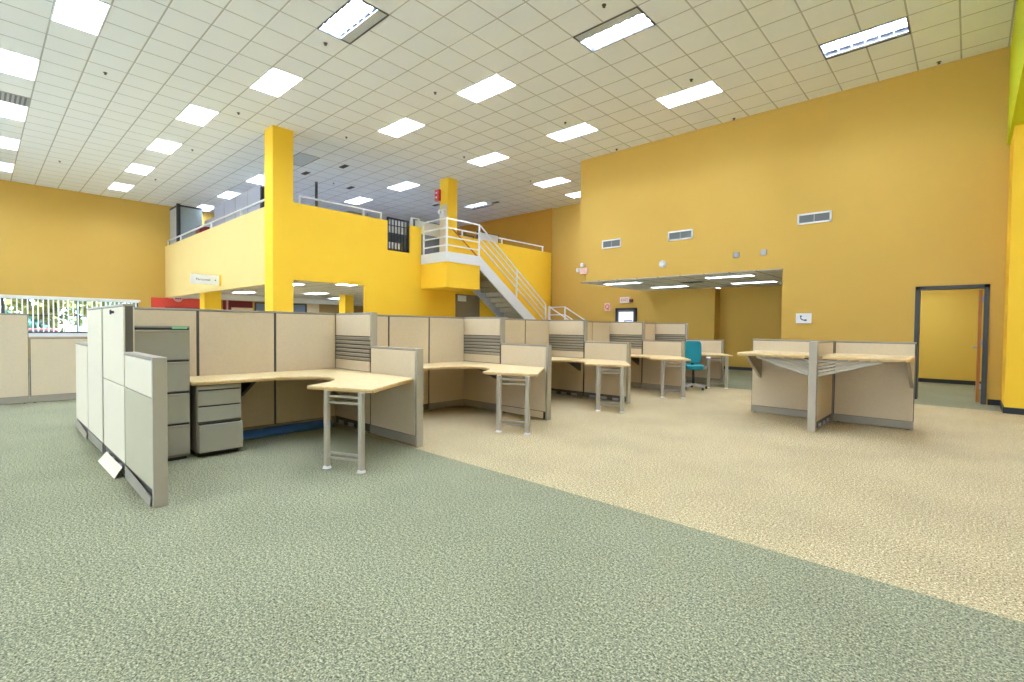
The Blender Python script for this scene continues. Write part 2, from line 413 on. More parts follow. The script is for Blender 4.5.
# under mezzanine and recess strip lights
def strip_light(x, y, z, L, W, label, grp, rz=0, ml=None):
    t = thing('strip_light', label, 'ceiling light', (x, y, z), rz, grp)
    MB().box(-L/2, L/2, -W/2, -W/2+.02, -.03, 0).box(-L/2, L/2, W/2-.02, W/2, -.03, 0).box(-L/2, -L/2+.02, -W/2, W/2, -.03, 0).box(L/2-.02, L/2, -W/2, W/2, -.03, 0).build('frame', M_WHITE, t)
    box(-L/2+.02, L/2-.02, -W/2+.02, W/2-.02, -.018, -.002).build('diffuser', ml or M_LITS, t)
    return t
for x, y, lab in [(-7.6, 13.0, 'lit strip light in the recess ceiling, front left'), (-7.0, 14.9, 'lit strip light in the recess ceiling, rear left'),
               (-4.5, 12.95, 'lit strip light in the recess ceiling, front right'), (-4.5, 14.9, 'lit strip light in the recess ceiling, rear right')]:
    strip_light(x, y, 2.659, 1.2, .3, lab, 'recess ceiling lights', ml=M_LITR)
for x, y, lab in [(-16.5, 7.0, 'lit strip light under the mezzanine just behind the big column'), (-22.0, 7.5, 'lit strip light under the mezzanine near the red wall'),
               (-20, 9.6, 'lit strip light deep under the mezzanine'), (-22.6, 12.0, 'lit strip light under the mezzanine near the blue screen'),
               (-16.3, 12.5, 'lit strip light under the mezzanine towards the back wall'), (-14.6, 8.2, 'lit strip light under the mezzanine behind the yellow wall')]:
    strip_light(x, y, 2.659, 1.2, .6, lab, 'lights under the mezzanine')
strip_light(-.6, 14.0, 2.719, 1.2, .6, 'lit light in the ceiling of the room beyond the open door', 'side room lights')
strip_light(-1.0, 15.5, 2.719, 1.2, .3, 'unseen second light added to brighten the back of the room beyond the open door', 'side room lights')  # extra lamp, out of view, added to brighten the side room
t = thing('ceiling_vent', 'small dark vent between the recess strip lights', 'vent', (-5.9, 14.0, 2.659))
box(-.3, .3, -.14, .14, -.012, 0).build('frame', M_GREYD, t)
for k in range(4): box(-.28, .28, -.11+.06*k, -.08+.06*k, -.02, -.012).build('slat', M_DARK, t)

# ------------------------------------------------------------------ main ceiling fixtures
def gx(i): return (i+GX)*T
def gy(j): return (j+GY)*T
# GX/GY are the grid offsets: X = (i-6.38)*T, Y = (j+11.45)*T
def fixture(label, side=0, frac=0, fm=None, lit=True):
    t = thing('ceiling_troffer', label, 'ceiling light', (0, 0, CH)); fm = fm or M_WHITE; D = .095
    MB().box(-.61, .61, -.305, -.285, -.012, D).box(-.61, .61, .285, .305, -.012, D).box(-.61, -.59, -.285, .285, -.012, D).box(.59, .61, -.285, .285, -.012, D).box(-.61, .61, -.305, .305, D, D+.015).build('frame', fm, t)
    if not lit: box(-.59, .59, -.285, .285, .0, .01).build('diffuser', M_UNLIT, t); return t
    lo, hi = -.285, .285
    if side:
        m = -.285+.57*frac if side < 0 else .285-.57*frac
        off = (lo, m) if side < 0 else (m, hi)
        lo, hi = (m, hi) if side < 0 else (lo, m)
        p = box(-.59, .59, off[0], off[1], .0, .01).build('diffuser', M_UNLIT, t); p['label'] = 'unlit grey strip of the lens'
    box(-.59, .59, lo, hi, D-.012, D-.002).build('diffuser', M_LIT, t)
    lv = MB()
    for k in range(1, 6): lv.box(-.59+k*1.18/6-.003, -.59+k*1.18/6+.003, lo, hi, .004, D-.014)
    ny = 3 if not side or frac < .2 else 2
    for k in range(1, ny): yy = lo+(hi-lo)*k/ny; lv.box(-.59, .59, yy-.003, yy+.003, .004, D-.014)
    lv.build('louver', M_LOUV, t)
    return t
def half_fixture(label, side, frac=.3): return fixture(label, side, frac, M_DARK)
F = {
 (-1, 5.5): 'lit ceiling troffer right of centre, above the wall corner and the beige carpet',
 (-6, .5): 'lit ceiling troffer at top centre, first one right of the yellow column',
 (-6, 5.5): 'lit ceiling troffer above the left end of the tall side wall',
 (-11, -4.5): 'lit ceiling troffer directly left of and above the big yellow column',
 (-11, .5): 'lit ceiling troffer above the low grey wall notch, right of the column',
 (-11, 5.5): 'lit ceiling troffer over the stair head, behind the top centre one',
 (-11, 10.5): 'lit ceiling troffer near the vertical corner where the side wall starts',
 (-11, 13.5): 'lit ceiling troffer half hidden behind the side wall corner',
 (-18, 5.5): 'lit ceiling troffer over the mezzanine above the black gate',
 (-23, 5.5): 'small far lit ceiling troffer above the long white mezzanine rail',
 (-16, -5.5): 'lit ceiling troffer, nearest of the left diagonal row',
 (-21, -5.5): 'lit ceiling troffer, second of the left diagonal row',
 (-26, -5.5): 'lit ceiling troffer, third of the left diagonal row',
 (-31, -5.5): 'lit ceiling troffer, last of the left diagonal row, by the left wall',
 (-28, -.5): 'lit ceiling troffer above the grey partitions left of the column',
 (-33, -.5): 'lit ceiling troffer above the glass room in the far corner',
 (-23, -.5): 'lit ceiling troffer cut by the left edge of the big yellow column',
 (-11, -9.5): 'large lit ceiling troffer cut by the top edge at upper left',
 (-16, -10.5): 'large lit ceiling troffer at the left edge of the picture, nearest',
 (-21, -10.5): 'lit ceiling troffer with grey end at the left edge, second down',
 (-26, -10.5): 'lit ceiling troffer at the left edge, third down',
 (-31, -10.5): 'lit ceiling troffer at the left edge, lowest, near the left wall',
}
base = None
for (i, j), lab in F.items():
    if base is None: base = fixture(lab); base.location = (gx(i), gy(j), CH); base['group'] = 'lit ceiling troffers'
    else: dup(base, (gx(i), gy(j), CH), label=lab)
for (i, j) in FIX_EXTRA:
    dup(base, (gx(i), gy(j), CH), label='lit ceiling troffer outside the picture behind the viewer', group='ceiling troffers behind the viewer')
t = half_fixture('lit ceiling troffer with a dull strip along its far left side, top right of centre', -1, .33); t.location = (gx(-1), gy(.5), CH)
t = half_fixture('lit ceiling troffer with a dull strip, above the upper right of the side wall', 1, .12); t.location = (gx(4), gy(5.5), CH)
t = half_fixture('lit ceiling troffer with a wide dull strip at the top edge left of centre', 1, .3); t.location = (gx(-6), gy(-4.5), CH)
t = half_fixture('lit ceiling troffer with a dark edge above the back of the stairs', 1, .35); t.location = (gx(-18), gy(11.5), CH)
t = fixture('unlit grey ceiling troffer beside the top of the yellow column', fm=M_FRAME, lit=False); t.location = (gx(-18), gy(-.5), CH)
# unseen lights added for illumination under the low ceiling beyond the bulkhead
lowf = []
for x, y in [(2.4, 8.3), (2.4, 4.0), (2.4, -.5), (4.8, 8.3), (4.8, 2), (3.4, -5)]:
    dup(base, (x, y, 4.47), label='unseen lit troffer added in the low ceiling beyond the chartreuse bulkhead', group='added low ceiling troffers')

# sprinklers and small ceiling vents
spr = None
SPR = [(5.5, 8.4), (-.5, 8.5), (-.5, 4.5), (-5.6, 4.5), (-5.6, 8.4), (-11.6, 4.5), (-7.5, -.5), (-13.6, -.5), (-7.5, -4.5), (-14.5, -4.5), (-14.5, -8.5), (-20.5, -4.5), (-27.5, -4.5), (-27.5, -8.5), (-11.7, 9.5), (-.6, -.6), (-20.5, 2.5)]
SPL = ['near the upper right corner above the side wall', 'just above the middle of the side wall top edge', 'above the troffer right of centre', 'above the troffer near the left end of the side wall',
       'close to the left end of the side wall top edge', 'at ceiling centre, left of the small troffers', 'left of the top centre troffer', 'right of the yellow column, above the slot vent',
       'below the half dull troffer at the top edge', 'above the second troffer of the left diagonal row', 'at upper left between the large troffers', 'beside the second troffer of the left diagonal row',
       'at far left, right of the diagonal row end', 'at far left above the left wall', 'near the corner where the side wall starts', 'at the top edge beside the dull strip troffer', 'over the mezzanine above the black gate']
for k, (i, j) in enumerate(SPR):
    if spr is None:
        spr = thing('ceiling_sprinkler', 'small dark sprinkler head '+SPL[0], 'sprinkler', (gx(i), gy(j), CH), 0, 'sprinkler heads in the main ceiling')
        MB().tube((0, 0, 0), (0, 0, -.006), .035, 16).build('escutcheon', M_DARK, spr)
        MB().tube((0, 0, -.006), (0, 0, -.032), .014, 10).build('body', M_DARK, spr)
        MB().tube((0, 0, -.032), (0, 0, -.037), .024, 12).build('deflector', M_DARK, spr)
    else: dup(spr, (gx(i), gy(j), CH), label='small dark sprinkler head '+SPL[k])
vt = None
for (i, j, lab) in [(-17.3, 1.4, 'dark slot vent in the ceiling right of the yellow column'), (-19.9, .6, 'dark slot vent in the ceiling touching the yellow column edge'),
               (-20, 9.5, 'dark slot vent in the ceiling above the stair landing'), (-20.6, 3.6, 'small dark vent above the black gate'),
               (-16.5, 11.6, 'dark slot vent in the ceiling right of the column with the red alarm')]:
    if vt is None:
        vt = thing('ceiling_vent', lab, 'vent', (gx(i), gy(j), CH), 0, 'ceiling slot vents')
        VS = .62
        box(-.3*VS, .3*VS, -.12*VS, .12*VS, -.015, 0).build('frame', M_GREYD, vt)
        for k in range(3): box(-.27*VS, .27*VS, (-.09+.07*k)*VS, (-.04+.07*k)*VS, -.025, -.015).build('slat', M_BLACK, vt)
    else: dup(vt, (gx(i), gy(j), CH), label=lab)
t = thing('ceiling_vent', 'grey louvered ceiling vent beside the second troffer on the left edge', 'vent', (gx(-19.4), gy(-10.5), CH))
box(-.3, .3, -.3, .3, -.015, 0).build('frame', M_PLAST, t)
for k in range(7): box(-.27, .27, -.26+.078*k, -.225+.078*k, -.025, -.015).build('slat', M_GREYD, t)

# ------------------------------------------------------------------ window, blinds and outdoors
t = thing('window_1', '', ''); del t['label'], t['category']; t['kind'] = 'structure'; t.location = (XL, (wy0+wy1)/2, wz0)
h = (wy1-wy0)/2; H = wz1-wz0
fr = MB().box(-.2, -.1, -h, h, 0, .06).box(-.2, -.1, -h, h, H-.06, H)
for y in (-h, -3.6, -1.6, .63+1.55-.05, 2.6+1.55, h-.07): fr.box(-.2, -.1, y, y+.09, 0, H)
fr.box(-.2, -.1, -h, h, .62, .67)
fr.build('window_frame', M_DARK, t)
gm = bpy.data.materials.new('window_glass'); gm.use_nodes = True
nt = gm.node_tree; nt.nodes.remove(nt.nodes['Principled BSDF'])
a = N(nt, 'ShaderNodeBsdfTransparent'); g_ = N(nt, 'ShaderNodeBsdfGlossy'); g_.inputs['Roughness'].default_value = .02; x = N(nt, 'ShaderNodeMixShader'); x.inputs[0].default_value = .05
nt.links.new(a.outputs[0], x.inputs[1]); nt.links.new(g_.outputs[0], x.inputs[2]); nt.links.new(x.outputs[0], nt.nodes['Material Output'].inputs[0])
box(-.155, -.15, -h+.02, h-.02, .03, H-.03).build('pane', gm, t)
box(-.1, .12, -h, h, -.13, 0).build('window_sill', M_WHITE, t)
box(-.02, .06, -h-.05, h+.05, H-.02, H+.07).build('head_trim', M_WHITE, t)
t = thing('vertical_blind', 'row of open white vertical blind slats hanging in the left window', 'blind', (XL-.03, (wy0+wy1)/2, wz1))
box(-.03, .03, -h, h, -.05, -.001).build('head_rail', M_WHITE, t)
sl = MB(); n = 88
for k in range(n):
    y = -h+.08+k*(2*h-.16)/(n-1); a_ = math.radians(70+random.uniform(-7, 7)); dx, dy = .04*math.sin(a_), .04*math.cos(a_)
    sl.add([(-dx, y-dy, -H+.04), (dx, y+dy, -H+.04), (dx, y+dy, -.05), (-dx, y-dy, -.05)], [(0, 1, 2, 3)])
so_ = sl.build('slats', M_WHITE2, t); sdm = so_.modifiers.new('solid', 'SOLIDIFY'); sdm.thickness = .003
gr = mat('lawn', (110, 130, 84), rough=1, var=.25, scale=3)
o = box(-70, XL-6, -40, 60, -.6, -.3).build('ground_outside', gr); o['kind'] = 'structure'
o = MB().box(XL-6, XL-.3, -40, 40, -.6, -.3).box(XL-.3, 40, -40, YN-.3, -.6, -.3).build('ground_bounce', mat('pale_bounce_ground', (214, 212, 206), rough=.9)); o['kind'] = 'structure'  # pale ground added outside the windows to bounce sunlight onto the ceiling
def tree(x, y, hgt, rad, m, label, nleaf=900):
    t = thing('leafy_tree', label, 'tree', (x, y, -.3), 0, 'trees outside the left window')
    tb = MB().tube((0, 0, 0), (.1, .05, hgt*.5), .18, 10, .1)
    for k in range(5):
        a = k*1.3; tb.tube((.05, .03, hgt*.35), (rad*.6*math.cos(a), rad*.6*math.sin(a), hgt*.7), .06, 8, .02)
    tb.build('trunk', mat('bark', (96, 78, 60), rough=.9), t)
    lf = MB()
    for k in range(nleaf):
        th = random.uniform(0, 2*math.pi); ph = math.acos(random.uniform(-1, 1)); r = rad*random.uniform(.5, 1)**.5*(.75+.35*math.sin(3*th+2*ph))
        p = Vector((r*math.sin(ph)*math.cos(th), r*math.sin(ph)*math.sin(th), hgt*.62+r*.8*math.cos(ph)))
        q = Vector((random.gauss(0, 1), random.gauss(0, 1), random.gauss(0, 1))).normalized()*.22
        u = q.cross(Vector((random.gauss(0, 1), random.gauss(0, 1), random.gauss(0, 1)))).normalized()*.13
        lf.add([p-q, p+u, p+q, p-u], [(0, 1, 2, 3)])
    lf.build('foliage', m, t)
ml1 = mat('green_leaves', (62, 96, 54), rough=.8, var=.4, scale=1)
ml2 = mat('yellow_leaves', (104, 100, 48), rough=.8, var=.3, scale=1)
ml3 = mat('blue_green_leaves', (46, 84, 74), rough=.8, var=.4, scale=1)
tree(-38, 2.6, 4.6, 2.3, ml2, 'tree with yellow leaves seen through the left window', 1100)
tree(-46, 6.0, 5.5, 2.8, ml1, 'light green tree right of the yellow tree outside the window', 1000)
tree(-44, -2.5, 5.5, 2.8, ml1, 'light green tree at the left edge outside the window', 1000)
tree(-41, 8.6, 4.2, 2.2, ml3, 'blue-green bushy tree outside the right end of the window', 900)
tree(-34, 1.2, 2.0, 1.1, ml3, 'low blue-green bush outside the window behind the low panel', 500)
tree(-35, 5.2, 2.2, 1.3, ml3, 'low bush outside the window right of the red car', 500)
t = thing('parked_car', 'red car parked outside, its roof seen above the low panel', 'car', (-30.6, 1.9, -.3))
mr_ = mat('red_car_paint', (120, 40, 40), rough=.25)
MB().prism_ax([(-1.9, .3), (1.9, .3), (1.95, .75), (1.2, .9), (-1.3, .92), (-1.95, .8)], -.8, .8, 'x').build('body', mr_, t, bevel=.05)
MB().prism_ax([(-1.35, .9), (1.1, .88), (.5, 1.34), (-.8, 1.36)], -.68, .68, 'x').build('cabin', mr_, t, bevel=.06)
MB().prism_ax([(-1.2, .93), (.95, .92), (.45, 1.28), (-.75, 1.3)], -.7, .7, 'x').build('side_glass', M_BLACK, t)
for wx in (-.8, .62):
    for wy in (-1.2, 1.25): MB().tube((wx, wy, .32), (wx+.18, wy, .32), .32, 20).build('wheel', M_BLACK, t)

# ------------------------------------------------------------------ office panels
TH = .075
M_FABL = mat('lower_tile_laminate', (192, 182, 150), rough=.6, var=.02)
def panel(label, p0, p1, h, kind='plain', base_kind='closed', end=0, split=None, cap=True, group=None, m=None, name='cubicle_panel', near=-1, z_low=.0, open_faces=False):
    """one panel between two plan points; its own x axis runs p0 -> p1; near = side (-1/+1) that carries louvers"""
    m = m or M_FAB
    dx, dy = p1[0]-p0[0], p1[1]-p0[1]; L = math.hypot(dx, dy)
    t = thing(name, label, 'panel', (p0[0], p0[1], 0), math.atan2(dy, dx), group)
    g = .005; ft = TH/2
    MB().box(g, L-g, -ft+.012, ft-.012, .03, h-.012).build('frame', M_FRAMED, t)
    MB().box(0.002, L-.002, -ft-.003, ft+.003, h-.02, h).build('top_cap', M_FRAME, t, bevel=.003)
    for sx, (a, b) in (('l', (.012, L-.012)),):
        pass
    for sd in (-1, 1):
        y0, y1 = (ft-.014)*sd, ft*sd
        segs = []
        top = h-.025; bot = .115
        if kind == 'louver' and sd == near:
            segs = [(bot, .87), (1.17, top)]
            segs = [(bot, .735), (.742, .86), (1.165, top)]
        elif split: segs = [(bot, split-.003), (split+.003, top)]
        else: segs = [(bot, top)]
        for (a, b) in segs:
            box(.014, L-.014, y0, y1, a, b).build('fabric_tile' if m is M_FAB else 'panel_tile', M_FABL if (split and h < 1.2 and b < split) else m, t, bevel=.003)
        if kind == 'louver' and sd == near:
            box(.014, L-.014, y0*.96, y0, .86, 1.165).build('slat_backing', M_FRAMED, t)
            for k in range(6):
                z = .865+k*.05
                MB().prism_ax([(y0, z), (y1+.006*sd, z+.012), (y1+.006*sd, z+.032), (y0, z+.036)], .014, L-.014, 'x').build('slat', M_FRAME, t)
        if base_kind == 'closed' or (base_kind in ('open', 'white', 'tilted') and sd != near):
            box(.004, L-.004, y0, y1+.004*sd, .012, .108).build('base_cover', M_FRAME, t, bevel=.002)
        elif base_kind == 'white':
            o = box(.05, L-.05, y0, y1+.004*sd, .02, .105).build('base_cover', M_FAB, t, bevel=.002)
            box(L-.045, L-.02, y0, y1, .02, .1).build('base_clip', M_BLACK, t)
        elif base_kind == 'tilted':
            MB().add([(0.02, y1, .108), (L-.02, y1+.006*sd, .068), (L-.02, y1+.012*sd, .0), (0.02, y1+.001*sd, .006),
                      (0.02, y1+.005*sd, .108), (L-.02, y1+.012*sd, .068), (L-.02, y1+.018*sd, .0), (0.02, y1+.007*sd, .006)],
                     [(0, 1, 2, 3), (4, 5, 6, 7), (0, 1, 5, 4), (3, 2, 6, 7), (0, 3, 7, 4), (1, 2, 6, 5)]).build('base_cover', M_FRAME, t)
            box(.02, L-.02, y0*.9, y0, .02, .11).build('raceway', M_BLACK, t)
        elif base_kind == 'open':
            box(.02, L-.02, y0*.95, y0, .02, .11).build('raceway', M_BLACK, t)
            for k in range(3):
                u = L*(.15+.27*k)
                MB().box(u, u+.12, y0, y1, .03, .07).build('outlet_box', M_PLAST, t)
            box(.02, L-.02, y0, y1, .012, .022).build('raceway_lip', M_FRAME, t)
    # legs / levelling feet under the frame
    MB().tube((.06, 0, 0), (.06, 0, .03), .018, 10).tube((L-.06, 0, 0), (L-.06, 0, .03), .018, 10).build('levelling_feet', M_BLACK, t)
    if end:
        x0 = L if end > 0 else -.03
        box(x0, x0+.03, -ft-.006, ft+.006, 0, h).build('end_post', M_POST, t, bevel=.004)
    return t

SX = -6.07
WY = [3.21, 5.43, 7.65, 9.87, 12.095]
ORD = ['first', 'second', 'third', 'fourth', 'fifth']
ORDC = ['nearest', 'second nearest', 'third nearest', 'fourth nearest', 'farthest']
# spine run
prev = .92
BEHIND = ['between the filing cabinet and the near end', 'behind the drawer pedestal of the nearest desk', 'behind the inner corner of the nearest desk']
for k, y in enumerate(WY):
    y0 = .865+TH/2+.005 if k == 0 else WY[k-1]+TH/2+.003
    y1 = y-TH/2-.003
    n = 3
    for q in range(n):
        a = y0+(y1-y0)*q/n; b = y0+(y1-y0)*(q+1)/n
        if k == 0: a, b = ((y0, 1.60), (1.60, 2.40), (2.40, y1))[q]
        if k == 0: lab = 'tall beige fabric panel of the long partition, ' + BEHIND[q]
        else: lab = 'tall beige fabric panel of the long partition, %s of three behind the %s desk' % (['nearest', 'middle', 'farthest'][q], ORDC[k])
        panel(lab, (SX, a), (SX, b), 1.45, base_kind='open' if (k in (1,) and q < 2) else 'closed', near=-1, group='tall panels of the long partition')
# wings
for k, y in enumerate(WY):
    panel('tall fabric panel with six horizontal slats at the inner end of the %s desk' % ORDC[k], (SX-TH/2, y), (-5.225, y), 1.45, 'louver', 'open' if k in (0, 2) else 'closed', near=-1, end=0, group='slatted wing panels')
    tag(box(-5.223, -5.195, y-TH/2-.004, y+TH/2+.004, 1.052, 1.45).build('panel_end_post', M_POST, bevel=.003), 'grey vertical end cap of the slatted panel beside the %s desk' % ORDC[k], 'post', 'wing panel end caps')
    panel('low beige fabric wing panel with grey end post beside the %s desk' % ORDC[k], (-5.22, y), (-4.325, y), 1.05, 'plain', ['closed', 'white', 'open', 'closed', 'closed'][k], end=1, near=-1, group='low wing panels')
# near cross run facing the viewer
y = .865
panel('low pale two-tile end panel with grey post, nearest the viewer', (-5.13, y), (-4.17, y), 1.05, 'plain', 'tilted', end=1, split=.76, m=M_FABG, group='near end panels')
panel('tall pale two-tile end panel with a dark coat knob', (-6.15, y), (-5.14, y), 1.45, 'plain', 'open', split=.76, m=M_FABG, group='near end panels')
panel('tall pale end panel left of the dark seam', (-7.13, y), (-6.21, y), 1.45, 'plain', 'closed', m=M_FABG, group='near end panels')
panel('low pale end panel at the far left of the cross run, loose base wiring', (-8.10, y), (-7.14, y), 1.05, 'plain', 'tilted', m=M_FABG, group='near end panels')
tag(box(-6.205, -6.155, y-TH/2+.01, y+TH/2-.01, .0, 1.44).build('panel_connector_post', M_FRAMED), 'dark narrow connector post between the two tall end panels', 'post')
t = thing('coat_knob', 'small dark coat knob near the top of the tall end panel', 'knob', (-5.56, y-TH/2, 1.385))
MB().tube((0, -.001, 0), (0, -.02, 0), .012, 12).build('stem', M_BLACK, t); MB().tube((0, -.02, 0), (0, -.03, 0), .024, 14, .018).build('head', M_BLACK, t)
# fallen base cover
t = MB().add([(-5.93, .812, .075), (-5.19, .812, .075), (-5.13, .755, .004), (-5.90, .75, .004),
              (-5.93, .817, .08), (-5.19, .817, .08), (-5.13, .755, .012), (-5.90, .75, .012)],
             [(0, 1, 2, 3), (4, 5, 6, 7), (0, 1, 5, 4), (1, 2, 6, 5), (2, 3, 7, 6), (3, 0, 4, 7)]).build('fallen_base_cover', M_FABG)
tag(t, 'loose pale metal base cover leaning on the floor against the tall end panel', 'base cover')

# blue daylight reflection at the open partition base, modelled as a coloured strip
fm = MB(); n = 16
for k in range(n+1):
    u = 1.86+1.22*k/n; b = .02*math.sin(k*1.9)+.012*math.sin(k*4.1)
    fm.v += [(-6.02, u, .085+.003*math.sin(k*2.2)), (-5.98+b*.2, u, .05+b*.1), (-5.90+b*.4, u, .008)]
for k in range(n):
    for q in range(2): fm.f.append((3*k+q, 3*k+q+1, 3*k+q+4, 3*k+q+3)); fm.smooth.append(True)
o = fm.build('blue_reflection_strip', M_BLUEREFL); sm_ = o.modifiers.new('s', 'SOLIDIFY'); sm_.thickness = .003
tag(o, 'blue strip standing in for reflected daylight along the panel base under the nearest desk', 'plastic film')

# ------------------------------------------------------------------ desks
def desk_outline():
    P = [(-6.027, 0), (-6.027, 1.783), (-4.37, 1.783), (-4.31, 1.72), (-3.78, .94), (-4.44, .665)]
    # cusp then the concave curve back to the spine leg
    P += [(-4.60, .95), (-4.74, 1.09)]
    for k in range(9):
        a = k/8; x = (1-a)**2*(-4.86)+2*a*(1-a)*(-5.20)+a*a*(-5.38); yy = (1-a)**2*1.15+2*a*(1-a)*1.30+a*a*.78
        P.append((x, yy))
    P += [(-5.38, .03), (-5.41, 0)]
    return P
def make_desk(label):
    t = thing('corner_desk', label, 'desk', (0, 0, 0), 0, 'l-shaped corner desks')
    ol = [(x+5, y) for x, y in desk_outline()]
    MB().prism(ol, .722, .735).build('desktop', M_LAM, t, bevel=.002)
    MB().prism([(x, y) for x, y in ol], .703, .7215).build('edge_band', M_EDGE, t)
    L1, L2 = Vector((-4.23+5, .75, 0)), Vector((-3.89+5, .895, 0))
    for p in (L1, L2):
        lg = box(p.x-.03, p.x+.03, p.y-.02, p.y+.02, .02, .703).build('leg', M_POST, t, bevel=.008)
        MB().tube((p.x, p.y, 0), (p.x, p.y, .02), .04, 16, .032).build('foot', M_WHITE2, lg)
    for z in (.60, .655, .10, .145):
        MB().bar((L1.x, L1.y, z), (L2.x, L2.y, z), .018).build('crossbar', M_FRAME, t)
    # cantilever brackets
    MB().prism_ax([(-1.024, .703), (-.58, .703), (-.64, .67), (-1.024, .48)], .62, .66, 'y').build('bracket', M_FRAMED, t)
    MB().prism_ax([(1.785, .703), (1.36, .703), (1.42, .67), (1.785, .5)], -.32, -.28, 'x').build('bracket', M_FRAMED, t)
    return t
d0 = make_desk('light maple corner desk nearest the viewer, with a drawer pedestal under it')
d0.location = (-5, 1.385, 0)
DL = ['', 'light maple corner desk in the second workstation, behind the nearest one', 'light maple corner desk in the third workstation along the partition',
      'light maple corner desk in the fourth workstation, just in front of the teal chair', 'farthest light maple corner desk, behind the teal chair']
for k in range(1, 5):
    dup(d0, (-5, 1.385+2.22*k, 0), label=DL[k])

# pedestal
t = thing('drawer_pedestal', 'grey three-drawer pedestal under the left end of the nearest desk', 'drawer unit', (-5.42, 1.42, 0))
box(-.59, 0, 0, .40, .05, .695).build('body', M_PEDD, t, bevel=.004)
box(-.58, -.04, .02, .38, 0, .05).build('plinth', M_BLACK, t)
def drawer(nm, z0, z1, out=.018):
    d = box(0, out, .008, .392, z0, z1).build(nm, M_PED, t, bevel=.004)
    box(.0, out*.6, .02, .38, z1, z1+.012).build('finger_pull', M_BLACK, d)
box(0, .012, .008, .392, .655, .69).build('top_rail', M_PED, t)
drawer('drawer', .50, .64); drawer('drawer', .345, .485)
fd = box(.0, .05, .012, .40, .05, .315).build('drawer', M_PED, t, bevel=.005); fd['label'] = 'deep file drawer left slightly open'
box(-.02, .03, .02, .38, .315, .33).build('finger_pull', M_BLACK, fd)
# vertical filing cabinet
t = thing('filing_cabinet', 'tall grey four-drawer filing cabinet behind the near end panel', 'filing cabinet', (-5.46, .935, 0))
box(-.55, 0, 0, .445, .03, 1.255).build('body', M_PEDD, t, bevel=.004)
box(-.52, -.02, .02, .42, 0, .03).build('plinth', M_BLACK, t)
for k in range(4):
    z0 = .055+.299*k
    d = box(0, .02, .008, .437, z0, z0+.278).build('drawer', M_PED, t, bevel=.004)
    box(.0, .014, .012, .433, z0+.278, z0+.295).build('handle_recess', M_BLACK, d)
    MB().prism_ax([(.018, z0+.252), (.03, z0+.252), (.03, z0+.274), (.018, z0+.274)], .02, .425, 'y').build('pull_lip', M_FRAME, d)
box(-.54, .01, .002, .443, 1.255, 1.267).build('top_plate', M_PED, t)
box(.0, .022, .30, .42, 1.24, 1.262).build('tape_strip', M_LGREEN, t)['label'] = 'pale green tape on the top edge'

# ------------------------------------------------------------------ panels in front of the left window
XP = -11.05
HI, LO = 1.43, 1.05
def lp(lab, y0, y1, h, ): return panel(lab, (XP, y0), (XP, y1), h, base_kind='closed', group='panels below the left window')
lp('tall beige panel in front of the left window, cut by the left picture edge', -.5, .568, HI)
lp('low beige panel in front of the left window beside the tall one', .57, 1.6, LO)
lp('low beige panel below the window, mostly hidden behind the near end panels', 1.61, 2.64, LO)
lp('tall beige panel below the window outside the left picture edge', -1.56, -.51, HI)

# ------------------------------------------------------------------ island on the beige carpet
IY = 8.30; IH = 1.15
panel('left back panel of the standing workstation island', (-2.50, IY), (-1.50, IY), IH, group='island panels')
panel('right back panel of the standing workstation island', (-1.40, IY), (-.50, IY), IH, end=0, group='island panels')
panel('short middle divider of the island facing the viewer, wide grey post at its end', (-1.45, IY-TH/2-.004), (-1.45, 7.28), IH, base_kind='open', near=1, group='island panels')
tag(box(-1.495, -1.405, 7.20, 7.275, 0, IH+.0).build('divider_end_post', M_POST, bevel=.005), 'wide grey vertical post at the front of the island divider', 'post')
tag(box(-1.498, -1.402, IY-TH/2, IY+TH/2, 0, IH).build('island_connector_post', M_FRAME), 'grey connector post where the three island panels meet', 'post')
for sd, lab in ((-1, 'left'), (1, 'right')):
    t = thing('standing_desk', 'shallow maple standing worktop on the %s side of the island' % lab, 'desk', (-1.45, 0, 0), 0, 'island worktops')
    A = lambda u: u*sd
    w_out = .93
    ol = [(A(.06), IY-TH/2-.003), (A(w_out), IY-TH/2-.003), (A(w_out-.01 if sd > 0 else .90), 7.62 if sd > 0 else 7.30), (A(.10), 7.24), (A(.06), 7.28)]
    if sd < 0: ol = [(A(.06), IY-TH/2-.003), (A(.98), IY-TH/2-.003), (A(.95), 7.30), (A(.91), 7.26), (A(.10), 7.24), (A(.06), 7.28)]
    else: ol = [(A(.06), IY-TH/2-.003), (A(.94), IY-TH/2-.003), (A(.95), 7.34), (A(.92), 7.30), (A(.10), 7.24), (A(.06), 7.28)]
    MB().prism(ol, .955, .972).build('worktop', M_LAM, t, bevel=.002)
    MB().prism(ol, .932, .9548).build('edge_band', M_EDGE, t)
    # fan of slats bracing the worktop to the post
    for k in range(5):
        z_ = .72+k*.045; xo = .70-.115*k
        p = (A(.05), 7.27, z_); q = (A(xo), 7.32, .925)
        MB().bar(p, q, .014, .026 if k else .036).build('brace_slat', M_POST, t)
    MB().prism_ax([(IY-TH/2-.004, .932), (7.55, .932), (7.6, .90), (IY-TH/2-.004, .55)], A(.90), A(.94), 'x').build('bracket', M_FRAME, t)
    box(A(.08), A(.13), 7.34, 7.42, .905, .932).build('clamp', M_BLACK, t)

